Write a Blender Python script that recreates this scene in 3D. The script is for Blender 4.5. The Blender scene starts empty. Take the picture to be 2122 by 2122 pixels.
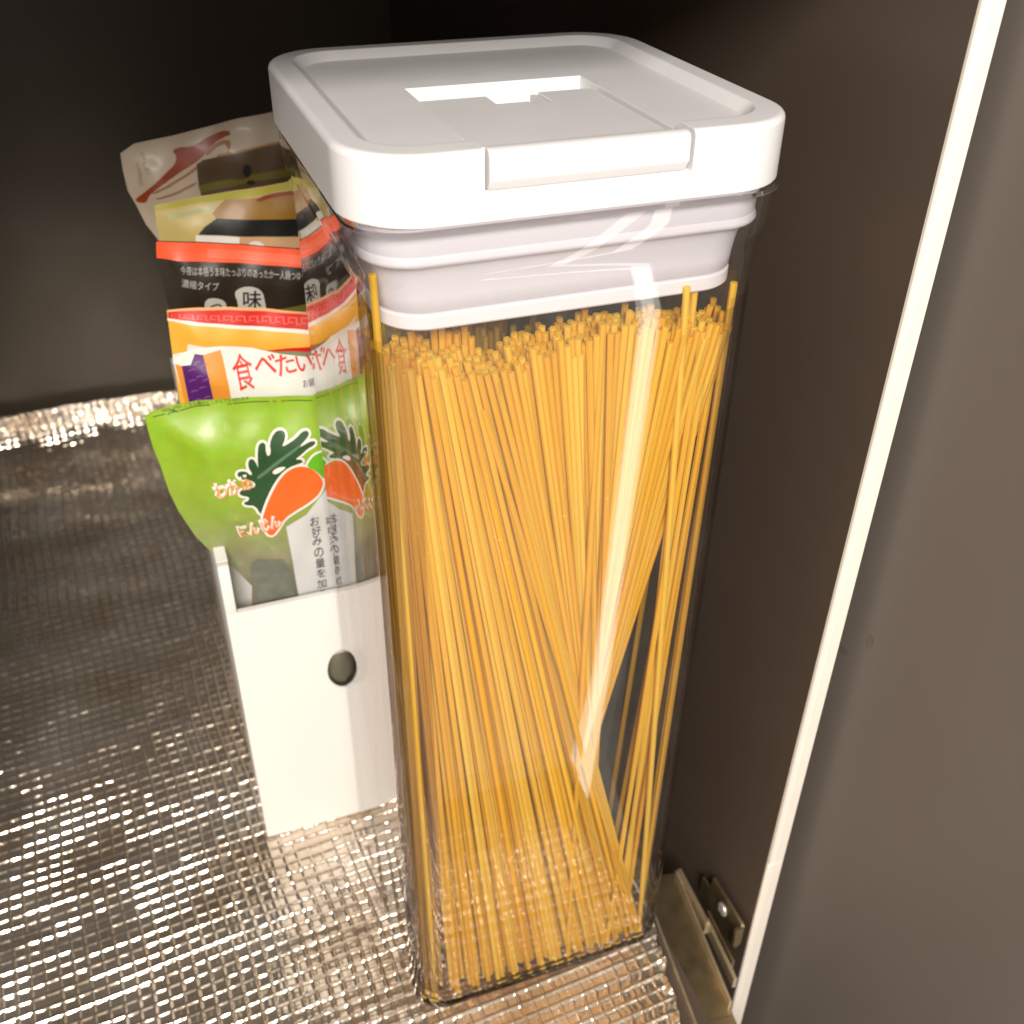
import bpy, bmesh, math, random
import numpy as np
from mathutils import Vector, Matrix
from mathutils.geometry import delaunay_2d_cdt
random.seed(7); rng = np.random.default_rng(7)
S = 0.01                      # geometry below is written in centimetres
scene = bpy.context.scene
COL = scene.collection

# ------------------------------------------------------------------ camera
CAM_C = Vector((-9.42433, -25.64992, 37.17006))
CAM_R = Matrix(((0.9387749, -0.34435582, 0.01098872),
                (-0.18834204, -0.53963855, -0.82055927),
                (0.2884943, 0.76825081, -0.5714558)))
CAM_F = 2194.84
cd = bpy.data.cameras.new('camera'); cam = bpy.data.objects.new('camera', cd); COL.objects.link(cam)
cd.sensor_width = 36; cd.lens = CAM_F / 2122 * 36
cd.clip_start = 0.01; cd.clip_end = 50
m = Matrix((CAM_R[0], -CAM_R[1], -CAM_R[2])).transposed().to_4x4()
m.translation = CAM_C * S
cam.matrix_world = m
cd.dof.use_dof = True; cd.dof.focus_distance = 0.268; cd.dof.aperture_fstop = 21.0
scene.camera = cam

# ------------------------------------------------------------------ world and lamps
w = bpy.data.worlds.new('World'); scene.world = w; w.use_nodes = True
bg = w.node_tree.nodes['Background']; bg.inputs[0].default_value = (1.0, 0.88, 0.75, 1); bg.inputs[1].default_value = 0.50

def area(name, loc, aim, sx, sy, power, col, spread=180):
    l = bpy.data.lights.new(name, 'AREA'); l.shape = 'RECTANGLE'; l.size = sx * S; l.size_y = sy * S
    l.energy = power; l.color = col; l.spread = math.radians(spread)
    o = bpy.data.objects.new(name, l); COL.objects.link(o); o.location = Vector(loc) * S
    o.rotation_euler = (Vector(aim) - Vector(loc)).to_track_quat('-Z', 'Y').to_euler()
    return o
area('room_light', (-26, -90, 82), (0, 4, 14), 34, 26, 16.5, (1, 0.935, 0.86))
tl_ = area('added_streak_lamp', (17.6, -33, -3), (1, -5, -3), 1.35, 58, 0.085, (1, 0.95, 0.86))  # added unseen lamp, only makes the bright streak reflected on the container
tl_.rotation_euler.rotate_axis('Z', math.radians(-3.2))

scene.view_settings.view_transform = 'Standard'; scene.view_settings.look = 'None'
scene.view_settings.exposure = 0.13; scene.view_settings.gamma = 1.0
scene.render.engine = 'CYCLES'
scene.cycles.max_bounces = 14; scene.cycles.transparent_max_bounces = 40
scene.cycles.glossy_bounces = 6; scene.cycles.diffuse_bounces = 4; scene.cycles.transmission_bounces = 10
scene.cycles.sample_clamp_indirect = 6.0
scene.cycles.use_denoising = True

# ------------------------------------------------------------------ helpers
def px(u, v, origin=(0, 0), sc=1.0):
    """photo pixel of a crop -> photo pixel"""
    return origin[0] + sc * u, origin[1] + sc * v
def ray(u, v):
    return Vector(((u - 1061) / CAM_F, (v - 1061) / CAM_F, 1.0)) @ CAM_R
def hit(u, v, p0, n):
    """the point of the plane (p0, n) that the photograph shows at pixel u, v"""
    d = ray(u, v); t = (Vector(p0) - CAM_C).dot(n) / d.dot(n)
    return CAM_C + d * t

def empty(name, loc=(0, 0, 0), parent=None):
    o = bpy.data.objects.new(name, None); COL.objects.link(o); o.location = Vector(loc) * S
    o.empty_display_size = 0.02; o.parent = parent
    return o
def tag(o, label=None, cat=None, group=None, kind=None):
    if label: o['label'] = label
    if cat: o['category'] = cat
    if group: o['group'] = group
    if kind: o['kind'] = kind
    return o
def finish(name, me, mat, parent=None, sharp=35):
    if mat: me.materials.append(mat)
    if sharp is not None:
        bm = bmesh.new(); bm.from_mesh(me); lim = math.radians(sharp)
        for f in bm.faces: f.smooth = True
        for e in bm.edges:
            if len(e.link_faces) == 2 and e.calc_face_angle(0) > lim: e.smooth = False
        bm.to_mesh(me); bm.free()
    o = bpy.data.objects.new(name, me); COL.objects.link(o); o.parent = parent
    if parent is not None:
        o.location = -parent.location if parent.parent is None else (0, 0, 0)
    return o
def mk(name, verts, faces, mat, parent=None, sharp=35, recalc=True):
    me = bpy.data.meshes.new(name)
    me.from_pydata([tuple(c * S for c in v) for v in verts], [], [tuple(f) for f in faces])
    if recalc:
        bm = bmesh.new(); bm.from_mesh(me); bmesh.ops.recalc_face_normals(bm, faces=bm.faces); bm.to_mesh(me); bm.free()
    return finish(name, me, mat, parent, sharp)
def box(name, x0, x1, y0, y1, z0, z1, mat, parent=None, bev=0.0, seg=2):
    bm = bmesh.new()
    bmesh.ops.create_cube(bm, size=1)
    for v in bm.verts:
        v.co = Vector(((x0 + x1) / 2 + v.co.x * (x1 - x0), (y0 + y1) / 2 + v.co.y * (y1 - y0), (z0 + z1) / 2 + v.co.z * (z1 - z0))) * S
    if bev: bmesh.ops.bevel(bm, geom=list(bm.edges), offset=bev * S, segments=seg, affect='EDGES', profile=0.5)
    me = bpy.data.meshes.new(name); bm.to_mesh(me); bm.free()
    return finish(name, me, mat, parent)
def rloop(hx, hy, r, z, cx=0, cy=0, n=10):
    pts = []
    for q, (sx, sy) in enumerate(((1, 1), (-1, 1), (-1, -1), (1, -1))):
        for i in range(n + 1):
            a = math.pi / 2 * (q + i / n)
            pts.append((cx + sx * (hx - r) + r * math.cos(a), cy + sy * (hy - r) + r * math.sin(a), z))
    return pts
def loft(loops, cap0=True, cap1=True):
    n = len(loops[0]); V = [p for l in loops for p in l]; F = []
    for k in range(len(loops) - 1):
        for i in range(n):
            j = (i + 1) % n
            F.append((k * n + i, k * n + j, (k + 1) * n + j, (k + 1) * n + i))
    if cap0: F.append(tuple(range(n))[::-1])
    if cap1: F.append(tuple((len(loops) - 1) * n + i for i in range(n)))
    return V, F
def cut(o, cutters, bev=0.0):
    """subtract boxes from o and keep the result as plain mesh"""
    for c in cutters:
        md = o.modifiers.new('b', 'BOOLEAN'); md.operation = 'DIFFERENCE'; md.object = c; md.solver = 'EXACT'
    if bev:
        md = o.modifiers.new('v', 'BEVEL'); md.width = bev * S; md.segments = 2; md.limit_method = 'ANGLE'; md.angle_limit = math.radians(50)
    wn = o.modifiers.new('w', 'WEIGHTED_NORMAL'); wn.keep_sharp = True; wn.weight = 100
    dg = bpy.context.evaluated_depsgraph_get(); dg.update()
    me = bpy.data.meshes.new_from_object(o.evaluated_get(dg))
    o.modifiers.clear(); o.data = me
    for c in cutters: bpy.data.objects.remove(c)

def tree(name):
    m = bpy.data.materials.new(name); m.use_nodes = True
    return m, m.node_tree.nodes, m.node_tree.links, m.node_tree.nodes['Principled BSDF']
def plain(name, col, rough=0.5, spec=0.5, metal=0.0, var=0.0, scale=200, bump=0.0, coat=0.0, sss=0.0, bscale=None):
    m, N, L, P = tree(name)
    P.inputs['Base Color'].default_value = (*col, 1); P.inputs['Roughness'].default_value = rough
    P.inputs['Specular IOR Level'].default_value = spec; P.inputs['Metallic'].default_value = metal
    P.inputs['Coat Weight'].default_value = coat; P.inputs['Coat Roughness'].default_value = 0.15
    if sss:
        P.inputs['Subsurface Weight'].default_value = sss; P.inputs['Subsurface Radius'].default_value = (0.004, 0.002, 0.0008)
        P.inputs['Subsurface Scale'].default_value = 0.3
    tc = N.new('ShaderNodeTexCoord')
    if var:
        nz = N.new('ShaderNodeTexNoise'); nz.inputs['Scale'].default_value = scale; nz.inputs['Detail'].default_value = 5
        L.new(tc.outputs['Object'], nz.inputs['Vector'])
        mx = N.new('ShaderNodeMix'); mx.data_type = 'RGBA'
        mx.inputs[6].default_value = (*[c * (1 - var) for c in col], 1); mx.inputs[7].default_value = (*[min(1, c * (1 + var)) for c in col], 1)
        L.new(nz.outputs[0], mx.inputs[0]); L.new(mx.outputs[2], P.inputs['Base Color'])
        mr = N.new('ShaderNodeMapRange'); mr.inputs[3].default_value = max(0.02, rough - 0.08); mr.inputs[4].default_value = rough + 0.08
        L.new(nz.outputs[0], mr.inputs[0]); L.new(mr.outputs[0], P.inputs['Roughness'])
    if bump:
        nb = N.new('ShaderNodeTexNoise'); nb.inputs['Scale'].default_value = bscale or scale * 3; nb.inputs['Detail'].default_value = 4
        L.new(tc.outputs['Object'], nb.inputs['Vector'])
        bp = N.new('ShaderNodeBump'); bp.inputs['Strength'].default_value = bump; bp.inputs['Distance'].default_value = 0.0006
        L.new(nb.outputs[0], bp.inputs['Height']); L.new(bp.outputs[0], P.inputs['Normal'])
    return m

M = {}
M['white'] = plain('white_plastic', (0.76, 0.755, 0.765), 0.34, 0.45, var=0.015, scale=60, bump=0.03, bscale=2500)
M['white_soft'] = plain('white_silicone', (0.66, 0.65, 0.69), 0.45, 0.4, sss=0.2)
M['gasket'] = plain('frosted_gasket', (0.67, 0.66, 0.70), 0.42, 0.4, sss=0.2)
M['tray'] = plain('white_tray_plastic', (0.84, 0.82, 0.78), 0.42, 0.4, var=0.015, scale=40, bump=0.03, bscale=1800)
M['wall'] = plain('dark_brown_laminate', (0.090, 0.066, 0.050), 0.36, 0.5, var=0.10, scale=18, bump=0.02, bscale=900)
M['back'] = plain('dark_olive_laminate', (0.084, 0.067, 0.047), 0.40, 0.45, var=0.10, scale=18, bump=0.02, bscale=900)
M['panel'] = plain('grey_brown_laminate', (0.126, 0.107, 0.091), 0.42, 0.45, var=0.05, scale=14, bump=0.02, bscale=900)
M['edge'] = plain('cream_edge_banding', (0.80, 0.74, 0.66), 0.45, 0.4, var=0.03, scale=80)
M['steel'] = plain('yellowed_zinc', (0.50, 0.40, 0.24), 0.34, metal=0.95, var=0.22, scale=160, bump=0.05)
M['steel_edge'] = plain('pale_zinc_edge', (0.78, 0.66, 0.46), 0.36, metal=0.85, var=0.15, scale=200)  # lighter zinc for the lips and rails of the slide
M['screw'] = plain('bright_zinc', (0.66, 0.66, 0.63), 0.42, metal=0.65, var=0.1, scale=600)

def clear(name, tint, edge, glaze=1.0, power=5.0):
    """thin clear plastic: every sheet reflects by Fresnel and lets the rest through, darker where seen along the sheet"""
    m = bpy.data.materials.new(name); m.use_nodes = True; N, L = m.node_tree.nodes, m.node_tree.links; N.clear()
    out = N.new('ShaderNodeOutputMaterial'); mix = N.new('ShaderNodeMixShader'); tr = N.new('ShaderNodeBsdfTransparent'); gl = N.new('ShaderNodeBsdfGlossy')
    fr = N.new('ShaderNodeFresnel'); ge = N.new('ShaderNodeNewGeometry')
    mr = N.new('ShaderNodeMapRange'); mr.inputs[3].default_value = 1.62; mr.inputs[4].default_value = 1 / 1.62
    L.new(ge.outputs['Backfacing'], mr.inputs[0]); L.new(mr.outputs[0], fr.inputs['IOR'])
    lw = N.new('ShaderNodeLayerWeight'); lw.inputs[0].default_value = 0.5
    pw = N.new('ShaderNodeMath'); pw.operation = 'POWER'; pw.inputs[1].default_value = power
    L.new(lw.outputs['Facing'], pw.inputs[0])
    cm = N.new('ShaderNodeMix'); cm.data_type = 'RGBA'; cm.inputs[6].default_value = (*tint, 1); cm.inputs[7].default_value = (*edge, 1)
    L.new(pw.outputs[0], cm.inputs[0]); L.new(cm.outputs[2], tr.inputs[0])
    gl.inputs['Roughness'].default_value = 0.015; gl.inputs[0].default_value = (glaze, glaze, glaze, 1)
    L.new(fr.outputs[0], mix.inputs[0]); L.new(tr.outputs[0], mix.inputs[1]); L.new(gl.outputs[0], mix.inputs[2])
    # a trace of starch dust and finger smears on the plastic
    df = N.new('ShaderNodeBsdfDiffuse'); df.inputs[0].default_value = (0.85, 0.80, 0.70, 1); m2 = N.new('ShaderNodeMixShader')
    tc = N.new('ShaderNodeTexCoord'); nz = N.new('ShaderNodeTexNoise'); nz.inputs['Scale'].default_value = 28; nz.inputs['Detail'].default_value = 8; nz.inputs['Roughness'].default_value = 0.7
    L.new(tc.outputs['Object'], nz.inputs['Vector']); m3 = N.new('ShaderNodeMapRange'); m3.inputs[1].default_value = 0.45; m3.inputs[2].default_value = 0.8; m3.inputs[3].default_value = 0.004; m3.inputs[4].default_value = 0.022
    L.new(nz.outputs[0], m3.inputs[0]); L.new(m3.outputs[0], m2.inputs[0]); L.new(mix.outputs[0], m2.inputs[1]); L.new(df.outputs[0], m2.inputs[2])
    L.new(m2.outputs[0], out.inputs[0])
    return m
M['clear'] = clear('clear_plastic', (0.975, 0.97, 0.975), (0.50, 0.44, 0.46))
M['corner'] = clear('clear_plastic_corner', (0.90, 0.875, 0.89), (0.20, 0.15, 0.17), power=2.2)  # dark tint stands in for refraction along the rounded corners

def thick():
    m, N, L, P = tree('thick_clear_plastic')
    P.inputs['Base Color'].default_value = (0.93, 0.90, 0.92, 1); P.inputs['Transmission Weight'].default_value = 1.0
    P.inputs['IOR'].default_value = 1.49; P.inputs['Roughness'].default_value = 0.0
    return m
M['thick'] = thick()

# pasta: each strand a little different
def pasta():
    m, N, L, P = tree('dry_spaghetti')
    oi = N.new('ShaderNodeObjectInfo'); tc = N.new('ShaderNodeTexCoord'); at = N.new('ShaderNodeAttribute'); at.attribute_name = 'tone'
    ad = N.new('ShaderNodeMath'); ad.operation = 'ADD'; L.new(oi.outputs['Random'], ad.inputs[0]); L.new(at.outputs['Fac'], ad.inputs[1])
    fr = N.new('ShaderNodeMath'); fr.operation = 'FRACT'; L.new(ad.outputs[0], fr.inputs[0])
    r = N.new('ShaderNodeValToRGB'); r.color_ramp.elements[0].color = (0.70, 0.355, 0.016, 1); r.color_ramp.elements[1].color = (0.86, 0.53, 0.065, 1)
    e = r.color_ramp.elements.new(0.5); e.color = (0.79, 0.425, 0.026, 1)
    L.new(fr.outputs[0], r.inputs[0])
    nz = N.new('ShaderNodeTexNoise'); nz.inputs['Scale'].default_value = 900; nz.inputs['Detail'].default_value = 3
    L.new(tc.outputs['Object'], nz.inputs['Vector'])
    sp = N.new('ShaderNodeValToRGB'); sp.color_ramp.elements[0].position = 0.70; sp.color_ramp.elements[1].position = 0.76
    sp.color_ramp.elements[0].color = (0, 0, 0, 1); sp.color_ramp.elements[1].color = (0.7, 0.7, 0.7, 1)
    L.new(nz.outputs[0], sp.inputs[0])
    mx = N.new('ShaderNodeMix'); mx.data_type = 'RGBA'; mx.inputs[7].default_value = (0.95, 0.75, 0.35, 1)
    L.new(sp.outputs[0], mx.inputs[0]); L.new(r.outputs[0], mx.inputs[6]); L.new(mx.outputs[2], P.inputs['Base Color'])
    P.inputs['Roughness'].default_value = 0.58; P.inputs['Specular IOR Level'].default_value = 0.3
    P.inputs['Subsurface Weight'].default_value = 0.45; P.inputs['Subsurface Radius'].default_value = (0.004, 0.0022, 0.0006); P.inputs['Subsurface Scale'].default_value = 0.8
    return m
M['pasta'] = pasta()

# foil: aluminium under a clear embossed film
def foil():
    m, N, L, P = tree('embossed_aluminium_foil')
    P.inputs['Metallic'].default_value = 0.82
    tc = N.new('ShaderNodeTexCoord'); nz = N.new('ShaderNodeTexNoise'); nz.inputs['Scale'].default_value = 260; nz.inputs['Detail'].default_value = 6
    L.new(tc.outputs['Object'], nz.inputs['Vector'])
    mr = N.new('ShaderNodeMapRange'); mr.inputs[3].default_value = 0.10; mr.inputs[4].default_value = 0.24; L.new(nz.outputs[0], mr.inputs[0]); L.new(mr.outputs[0], P.inputs['Roughness'])
    n2 = N.new('ShaderNodeTexNoise'); n2.inputs['Scale'].default_value = 25; n2.inputs['Detail'].default_value = 3; L.new(tc.outputs['Object'], n2.inputs['Vector'])
    r = N.new('ShaderNodeValToRGB'); r.color_ramp.elements[0].color = (0.60, 0.48, 0.35, 1); r.color_ramp.elements[1].color = (0.88, 0.80, 0.70, 1)
    r.color_ramp.elements[0].position = 0.3; r.color_ramp.elements[1].position = 0.7
    L.new(n2.outputs[0], r.inputs[0]); L.new(r.outputs[0], P.inputs['Base Color'])
    n3 = N.new('ShaderNodeTexNoise'); n3.inputs['Scale'].default_value = 900; n3.inputs['Detail'].default_value = 3; L.new(tc.outputs['Object'], n3.inputs['Vector'])
    bp = N.new('ShaderNodeBump'); bp.inputs['Strength'].default_value = 0.10; bp.inputs['Distance'].default_value = 0.0005
    L.new(n3.outputs[0], bp.inputs['Height']); L.new(bp.outputs[0], P.inputs['Normal'])
    P.inputs['Coat Weight'].default_value = 0.6; P.inputs['Coat Roughness'].default_value = 0.05
    return m
M['foil'] = foil()

# ------------------------------------------------------------------ cupboard
XL, XR, YB, ZC = -22.0, 8.0, 44.3, 36.1
def struct(o): o['kind'] = 'structure'; return o
struct(box('back_wall', XL - 1.5, XR + 0.65, YB, YB + 1.5, -12, ZC + 1.5, M['back']))
struct(box('left_wall', XL - 1.5, XL, -6, YB - 0.01, -12, ZC + 1.5, M['wall']))
struct(box('ceiling', XL + 0.01, XR - 0.01, -6, YB - 0.01, ZC, ZC + 1.49, M['wall']))
rw = struct(box('right_wall', XR, XR + 0.65, -6.0, YB - 0.01, -13, ZC + 3, M['wall']))
for v_ in rw.data.vertices: v_.co.x += (v_.co.z + 0.06) * 0.009
# white edge of the right wall, slightly rounded, with the fine seam the photo shows
ev, ef = [], []
prof = [(XR, -6.0), (XR, -6.09), (XR + 0.03, -6.13), (XR + 0.17, -6.145), (XR + 0.19, -6.125), (XR + 0.21, -6.145), (XR + 0.60, -6.14), (XR + 0.64, -6.10), (XR + 0.65, -6.0)]
zs = [-13, 4.55, 4.58, 4.61, ZC + 3]
for z in zs:
    for a, b in prof: ev.append((a + (z + 6) * 0.009, b + (0.03 if z == 4.58 else 0), z))
n = len(prof)
for k in range(len(zs) - 1):
    for i in range(n - 1): ef.append((k * n + i, k * n + i + 1, (k + 1) * n + i + 1, (k + 1) * n + i))
mk('edge_strip', ev, ef, M['edge'], rw, recalc=False)
# shelf under the foil
struct(box('shelf', XL + 0.02, 5.15, -14.5, YB - 0.02, -2.1, -0.42, M['wall']))
struct(box('cabinet_floor', XL, XR, -14, YB - 0.02, -12.9, -12, M['wall']))

# open door beyond the white edge
dr = empty('cabinet_door', (9.3, -5.2, -12))
tag(dr, 'grey brown cupboard door standing open beyond the white panel edge', 'door')
dl = 17.0; dirx, diry = 0.19, -0.982
def door_slab(name, s0, s1, t0, t1, z0, z1, mat):
    V = []
    for s in (s0, s1):
        for t in (t0, t1):
            for z in (z0, z1):
                V.append((9.3 + dirx * s - diry * t, -5.2 + diry * s + dirx * t, z))
    F = [(0, 1, 3, 2), (4, 6, 7, 5), (0, 4, 5, 1), (2, 3, 7, 6), (0, 2, 6, 4), (1, 5, 7, 3)]
    o = mk(name, V, F, mat, dr)
    return o
door_slab('door_panel', 0, dl, 0, 1.8, -13, ZC + 12, M['panel'])
door_slab('edge_strip', dl, dl + 0.1, -0.02, 1.82, -13, ZC + 12, M['edge'])
# two small scuffs on the door
def disc_on_door(s, z, rs, rz):
    V = [(9.3 + dirx * s + diry * 0.004 * -1 * -1, 0, 0)]
    V = []
    for i in range(14):
        a = 2 * math.pi * i / 14; k = 1 + 0.12 * math.sin(3 * a + s)
        ss = s + rs * k * math.cos(a); zz = z + rz * k * math.sin(a)
        V.append((9.3 + dirx * ss + diry * 0.02, -5.2 + diry * ss - dirx * 0.02, zz))
    mk('scuff_mark', V, [tuple(range(14))], M['scuff'], dr)
M['scuff'] = plain('dark_scuff', (0.112, 0.092, 0.076), 0.5)
disc_on_door(0.6, 14.4, 0.16, 0.13); disc_on_door(1.4, 15.4, 0.10, 0.22)

# ------------------------------------------------------------------ foil mat
def foil_mat():
    c = 0.50; sub = 13; ang = math.radians(-4.0); ca, sa = math.cos(ang), math.sin(ang)
    x0, x1, y0, y1 = XL + 0.06, 5.0, -11.0, 46.0
    nx = int((x1 - x0) / c * sub); ny = int((y1 - y0) / c * sub)
    X, Y = np.meshgrid(np.linspace(x0, x1, nx), np.linspace(y0, y1, ny))
    # grid lines of the emboss run a few degrees off the shelf and wander a little
    wob = 0.10 * np.sin(X * 0.31 + 1.2) * np.cos(Y * 0.23) + 0.06 * np.sin(Y * 0.71 + X * 0.13)
    U = (X * ca - Y * sa * -1 * 1) if False else (X * ca + Y * sa * -1) + wob
    W = X * sa * -1 * -1 + Y * ca + 0.08 * np.sin(X * 0.27 + 0.5) + 0.05 * np.sin(Y * 0.4)
    iu = np.floor(U / c).astype(int); iw = np.floor(W / c).astype(int)
    fu = U / c - iu; fw = W / c - iw
    du = np.minimum(fu, 1 - fu); dw = np.minimum(fw, 1 - fw)       # distance to a line, 0..0.5
    lu = np.round(U / c).astype(int); lw = np.round(W / c).astype(int)
    def h(a, b, k): # hash noise 0..1 per cell
        v = np.sin(a * 12.9898 + b * 78.233 + k * 37.719) * 43758.5453
        return v - np.floor(v)
    def seg(a, b, k):          # value that changes along runs of cells
        run = np.floor(b / (2 + np.floor(3 * h(a, 0, k + 5)))).astype(int)
        return h(a, run, k)
    ru = np.exp(-(du / 0.12) ** 2); rw_ = np.exp(-(dw / 0.14) ** 2)
    hu = 0.055 + 0.032 * seg(lu, iw, 1); hw = (0.072 + 0.064 * seg(lw, iu, 2)) * (1 - 0.42 * np.clip((Y - 7) / 12, 0, 1))  # row ridges lowered towards the back, standing in for shade on their glints
    # a shallow bead on every line between two crossings
    hw = hw * (0.93 + 0.07 * np.sin(np.pi * fu)); hu = hu * (0.88 + 0.12 * np.sin(np.pi * fw))
    pocket = 0.068 * np.sin(np.pi * fu) * np.sin(np.pi * fw) * (h(iu, iw, 3) - 0.25)
    tilt = 0.070 * ((fu - 0.5) * (h(iu, iw, 7) - 0.5) + (fw - 0.5) * (h(iu, iw, 8) - 0.5)) * np.sin(np.pi * fu) * np.sin(np.pi * fw) * 2
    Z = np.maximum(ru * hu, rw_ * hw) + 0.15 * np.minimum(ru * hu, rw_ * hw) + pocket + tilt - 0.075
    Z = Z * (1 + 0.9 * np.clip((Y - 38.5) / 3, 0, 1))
    # long soft waves of a sheet that was once rolled, kept flat under the jar and the tray
    flat = np.clip((np.hypot(np.maximum(np.abs(X) - 4.5, 0), np.maximum(np.abs(Y) - 4.5, 0))) / 3.0, 0, 1)
    inx = np.clip((-X - 9.3) / 2.0, 0, 1); tray = np.maximum(inx, np.clip((3.5 - Y) / 2.0, 0, 1)); flat = np.minimum(flat, tray)
    wave = 0.10 * np.sin(Y * 0.62 + 0.25 * np.sin(X * 0.3)) + 0.06 * np.sin(Y * 1.7 + X * 0.21 + 2) + 0.05 * np.sin(X * 0.55 + Y * 0.2)
    Z += np.minimum(wave, 0.12) * 0.75 * flat
    # the back and the left edge curl up against the walls
    def curl(d, r):            # d = distance past the start of the bend
        a = np.clip(d / r, 0, 1.35)
        return r * np.sin(a), r * (1 - np.cos(a)) + np.maximum(d - 1.35 * r, 0) * 0.9
    sy, sz = curl(np.maximum(Y - 40.6, 0), 2.2)
    Yn = np.where(Y > 40.6, 40.6 + sy + np.maximum(Y - 40.6 - 2.97, 0) * 0.2, Y); Z = Z + np.where(Y > 40.6, sz * 0.52, 0)
    sx, szx = curl(np.maximum(XL + 2.0 - X, 0), 1.6)
    Xn = np.where(X < XL + 2.0, XL + 2.0 - sx, X); Z = Z + np.where(X < XL + 2.0, szx * 0.8, 0)
    # right edge: cut a little askew, crinkled and drooping
    xr = np.where(Yn > -3.2, 5.05, 5.05 + (Yn + 3.2) * 0.22) + 0.05 * np.sin(Yn * 4.1) + 0.03 * np.sin(Yn * 9.3)
    s = (xr - x0) / (x1 - x0); Xn = np.where(X > -3, -3 + (Xn + 3) * (xr + 3) / (x1 + 3), Xn)
    dr_ = np.clip((X - (x1 - 0.35)) / 0.35, 0, 1) * (Yn < -5.0)
    Z += dr_ * (0.09 * np.sin(Yn * 5.3) + 0.07 * np.sin(Yn * 11.7 + 1) + 0.05)
    Z = np.maximum(Z, -0.36)
    co = np.stack([Xn, Yn, Z], -1).reshape(-1, 3) * S
    idx = np.arange(nx * ny).reshape(ny, nx)
    q = np.stack([idx[:-1, :-1], idx[:-1, 1:], idx[1:, 1:], idx[1:, :-1]], -1).reshape(-1, 4)
    me = bpy.data.meshes.new('foil_mat')
    me.vertices.add(len(co)); me.vertices.foreach_set('co', co.astype(np.float32).ravel())
    me.loops.add(q.size); me.loops.foreach_set('vertex_index', q.ravel().astype(np.int32))
    me.polygons.add(len(q)); me.polygons.foreach_set('loop_start', np.arange(0, q.size, 4, dtype=np.int32))
    me.polygons.foreach_set('use_smooth', np.ones(len(q), dtype=bool))
    me.update(calc_edges=True); me.validate()
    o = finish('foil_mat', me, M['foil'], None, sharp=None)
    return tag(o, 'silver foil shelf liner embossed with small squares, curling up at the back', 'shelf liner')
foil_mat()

# ------------------------------------------------------------------ metal drawer slide, lower right
sl = empty('drawer_slide', (6.2, -6, -0.5)); tag(sl, 'dull metal drawer slide along the bottom right beside the foil mat', 'drawer slide')
def bar(name, a, b, w_, h_, mat, parent, sharp=35, bev=0.02):
    """rectangular bar from a to b (centre line of its top), w_ wide, h_ high, with eased edges"""
    a, b = Vector(a), Vector(b); d = (b - a).normalized(); s = d.cross(Vector((0, 0, 1))).normalized(); u = s.cross(d)
    V = []
    for p in (a, b):
        for (i, j) in ((-1, -1), (-1, 0), (1, 0), (1, -1)):
            if j == 0:
                V.append(p + s * (i * (w_ / 2)) - u * bev); V.append(p + s * (i * (w_ / 2 - bev)))
            else: V.append(p + s * (i * w_ / 2) - u * h_)
    # order ring
    ring = [0, 1, 2, 4, 3, 5]
    F = [tuple(ring)[::-1], tuple(6 + r for r in ring)]
    for i in range(6):
        j = (i + 1) % 6; F.append((ring[i], ring[j], 6 + ring[j], 6 + ring[i]))
    return mk(name, [tuple(v) for v in V], F, mat, parent, sharp)
bar('channel', (6.15, -1.9, -0.62), (5.35, -8.2, -0.62), 1.62, 0.10, M['steel'], sl)
bar('channel', (5.35, -8.22, -0.62), (4.85, -12.2, -0.62), 1.62, 0.10, M['steel'], sl)
bar('channel_lip', (5.34, -1.9, -0.10), (4.22, -10.4, -0.10), 0.11, 0.60, M['steel_edge'], sl)
bar('channel_lip', (6.90, -2.2, -0.18), (6.16, -8.0, -0.18), 0.10, 0.50, M['steel_edge'], sl)
bar('inner_rail', (6.98, -2.3, 0.02), (6.86, -4.9, 0.02), 0.16, 0.75, M['steel_edge'], sl)
bar('inner_rail', (7.00, -4.65, -0.12), (6.76, -7.3, -0.12), 0.14, 0.60, M['steel_edge'], sl)
bar('inner_rail', (7.26, -4.3, -0.22), (7.08, -6.6, -0.22), 0.10, 0.50, M['steel'], sl)
def plate(name, pts, th, mat, parent, x):
    V = [(x, y, z) for y, z in pts] + [(x + th, y, z) for y, z in pts]; n = len(pts)
    F = [tuple(range(n)), tuple(range(n, 2 * n))[::-1]] + [(i, (i + 1) % n, n + (i + 1) % n, n + i) for i in range(n)]
    return mk(name, V, F, mat, parent)
br = plate('bracket', [(-2.9, -1.1), (-2.9, -0.1), (-3.5, -0.05), (-3.6, 0.75), (-5.75, 0.75), (-5.9, 0.65), (-5.9, -0.4), (-5.7, -1.1)], 0.12, M['steel'], sl, 7.72)
plate('bracket_flange', [(-5.84, -0.4), (-5.84, 0.67), (-5.98, 0.67), (-5.98, -0.4)], 0.30, M['steel'], sl, 7.44)
def dome(name, c, r, h_, mat, parent):
    V, F = [], []; n = 16
    rings = [(1.0, 0), (0.95, 0.45), (0.7, 0.85), (0.35, 1.0)]
    for k, (a, b) in enumerate(rings):
        for i in range(n):
            t = 2 * math.pi * i / n
            rr = r * a; dep = 0.35 * h_ if (k == 3 and i % 4 < 1) else 0
            V.append((c[0] - h_ * b + dep, c[1] + rr * math.cos(t), c[2] + rr * math.sin(t)))
    V.append((c[0] - h_ * 0.5, c[1], c[2]))
    for k in range(3):
        for i in range(n): F.append((k * n + i, k * n + (i + 1) % n, (k + 1) * n + (i + 1) % n, (k + 1) * n + i))
    for i in range(n): F.append((3 * n + i, 3 * n + (i + 1) % n, 4 * n))
    return mk(name, V, F, mat, parent)
sc_ = dome('screw', (7.72, -4.55, -0.02), 0.30, 0.10, M['screw'], sl)

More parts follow.
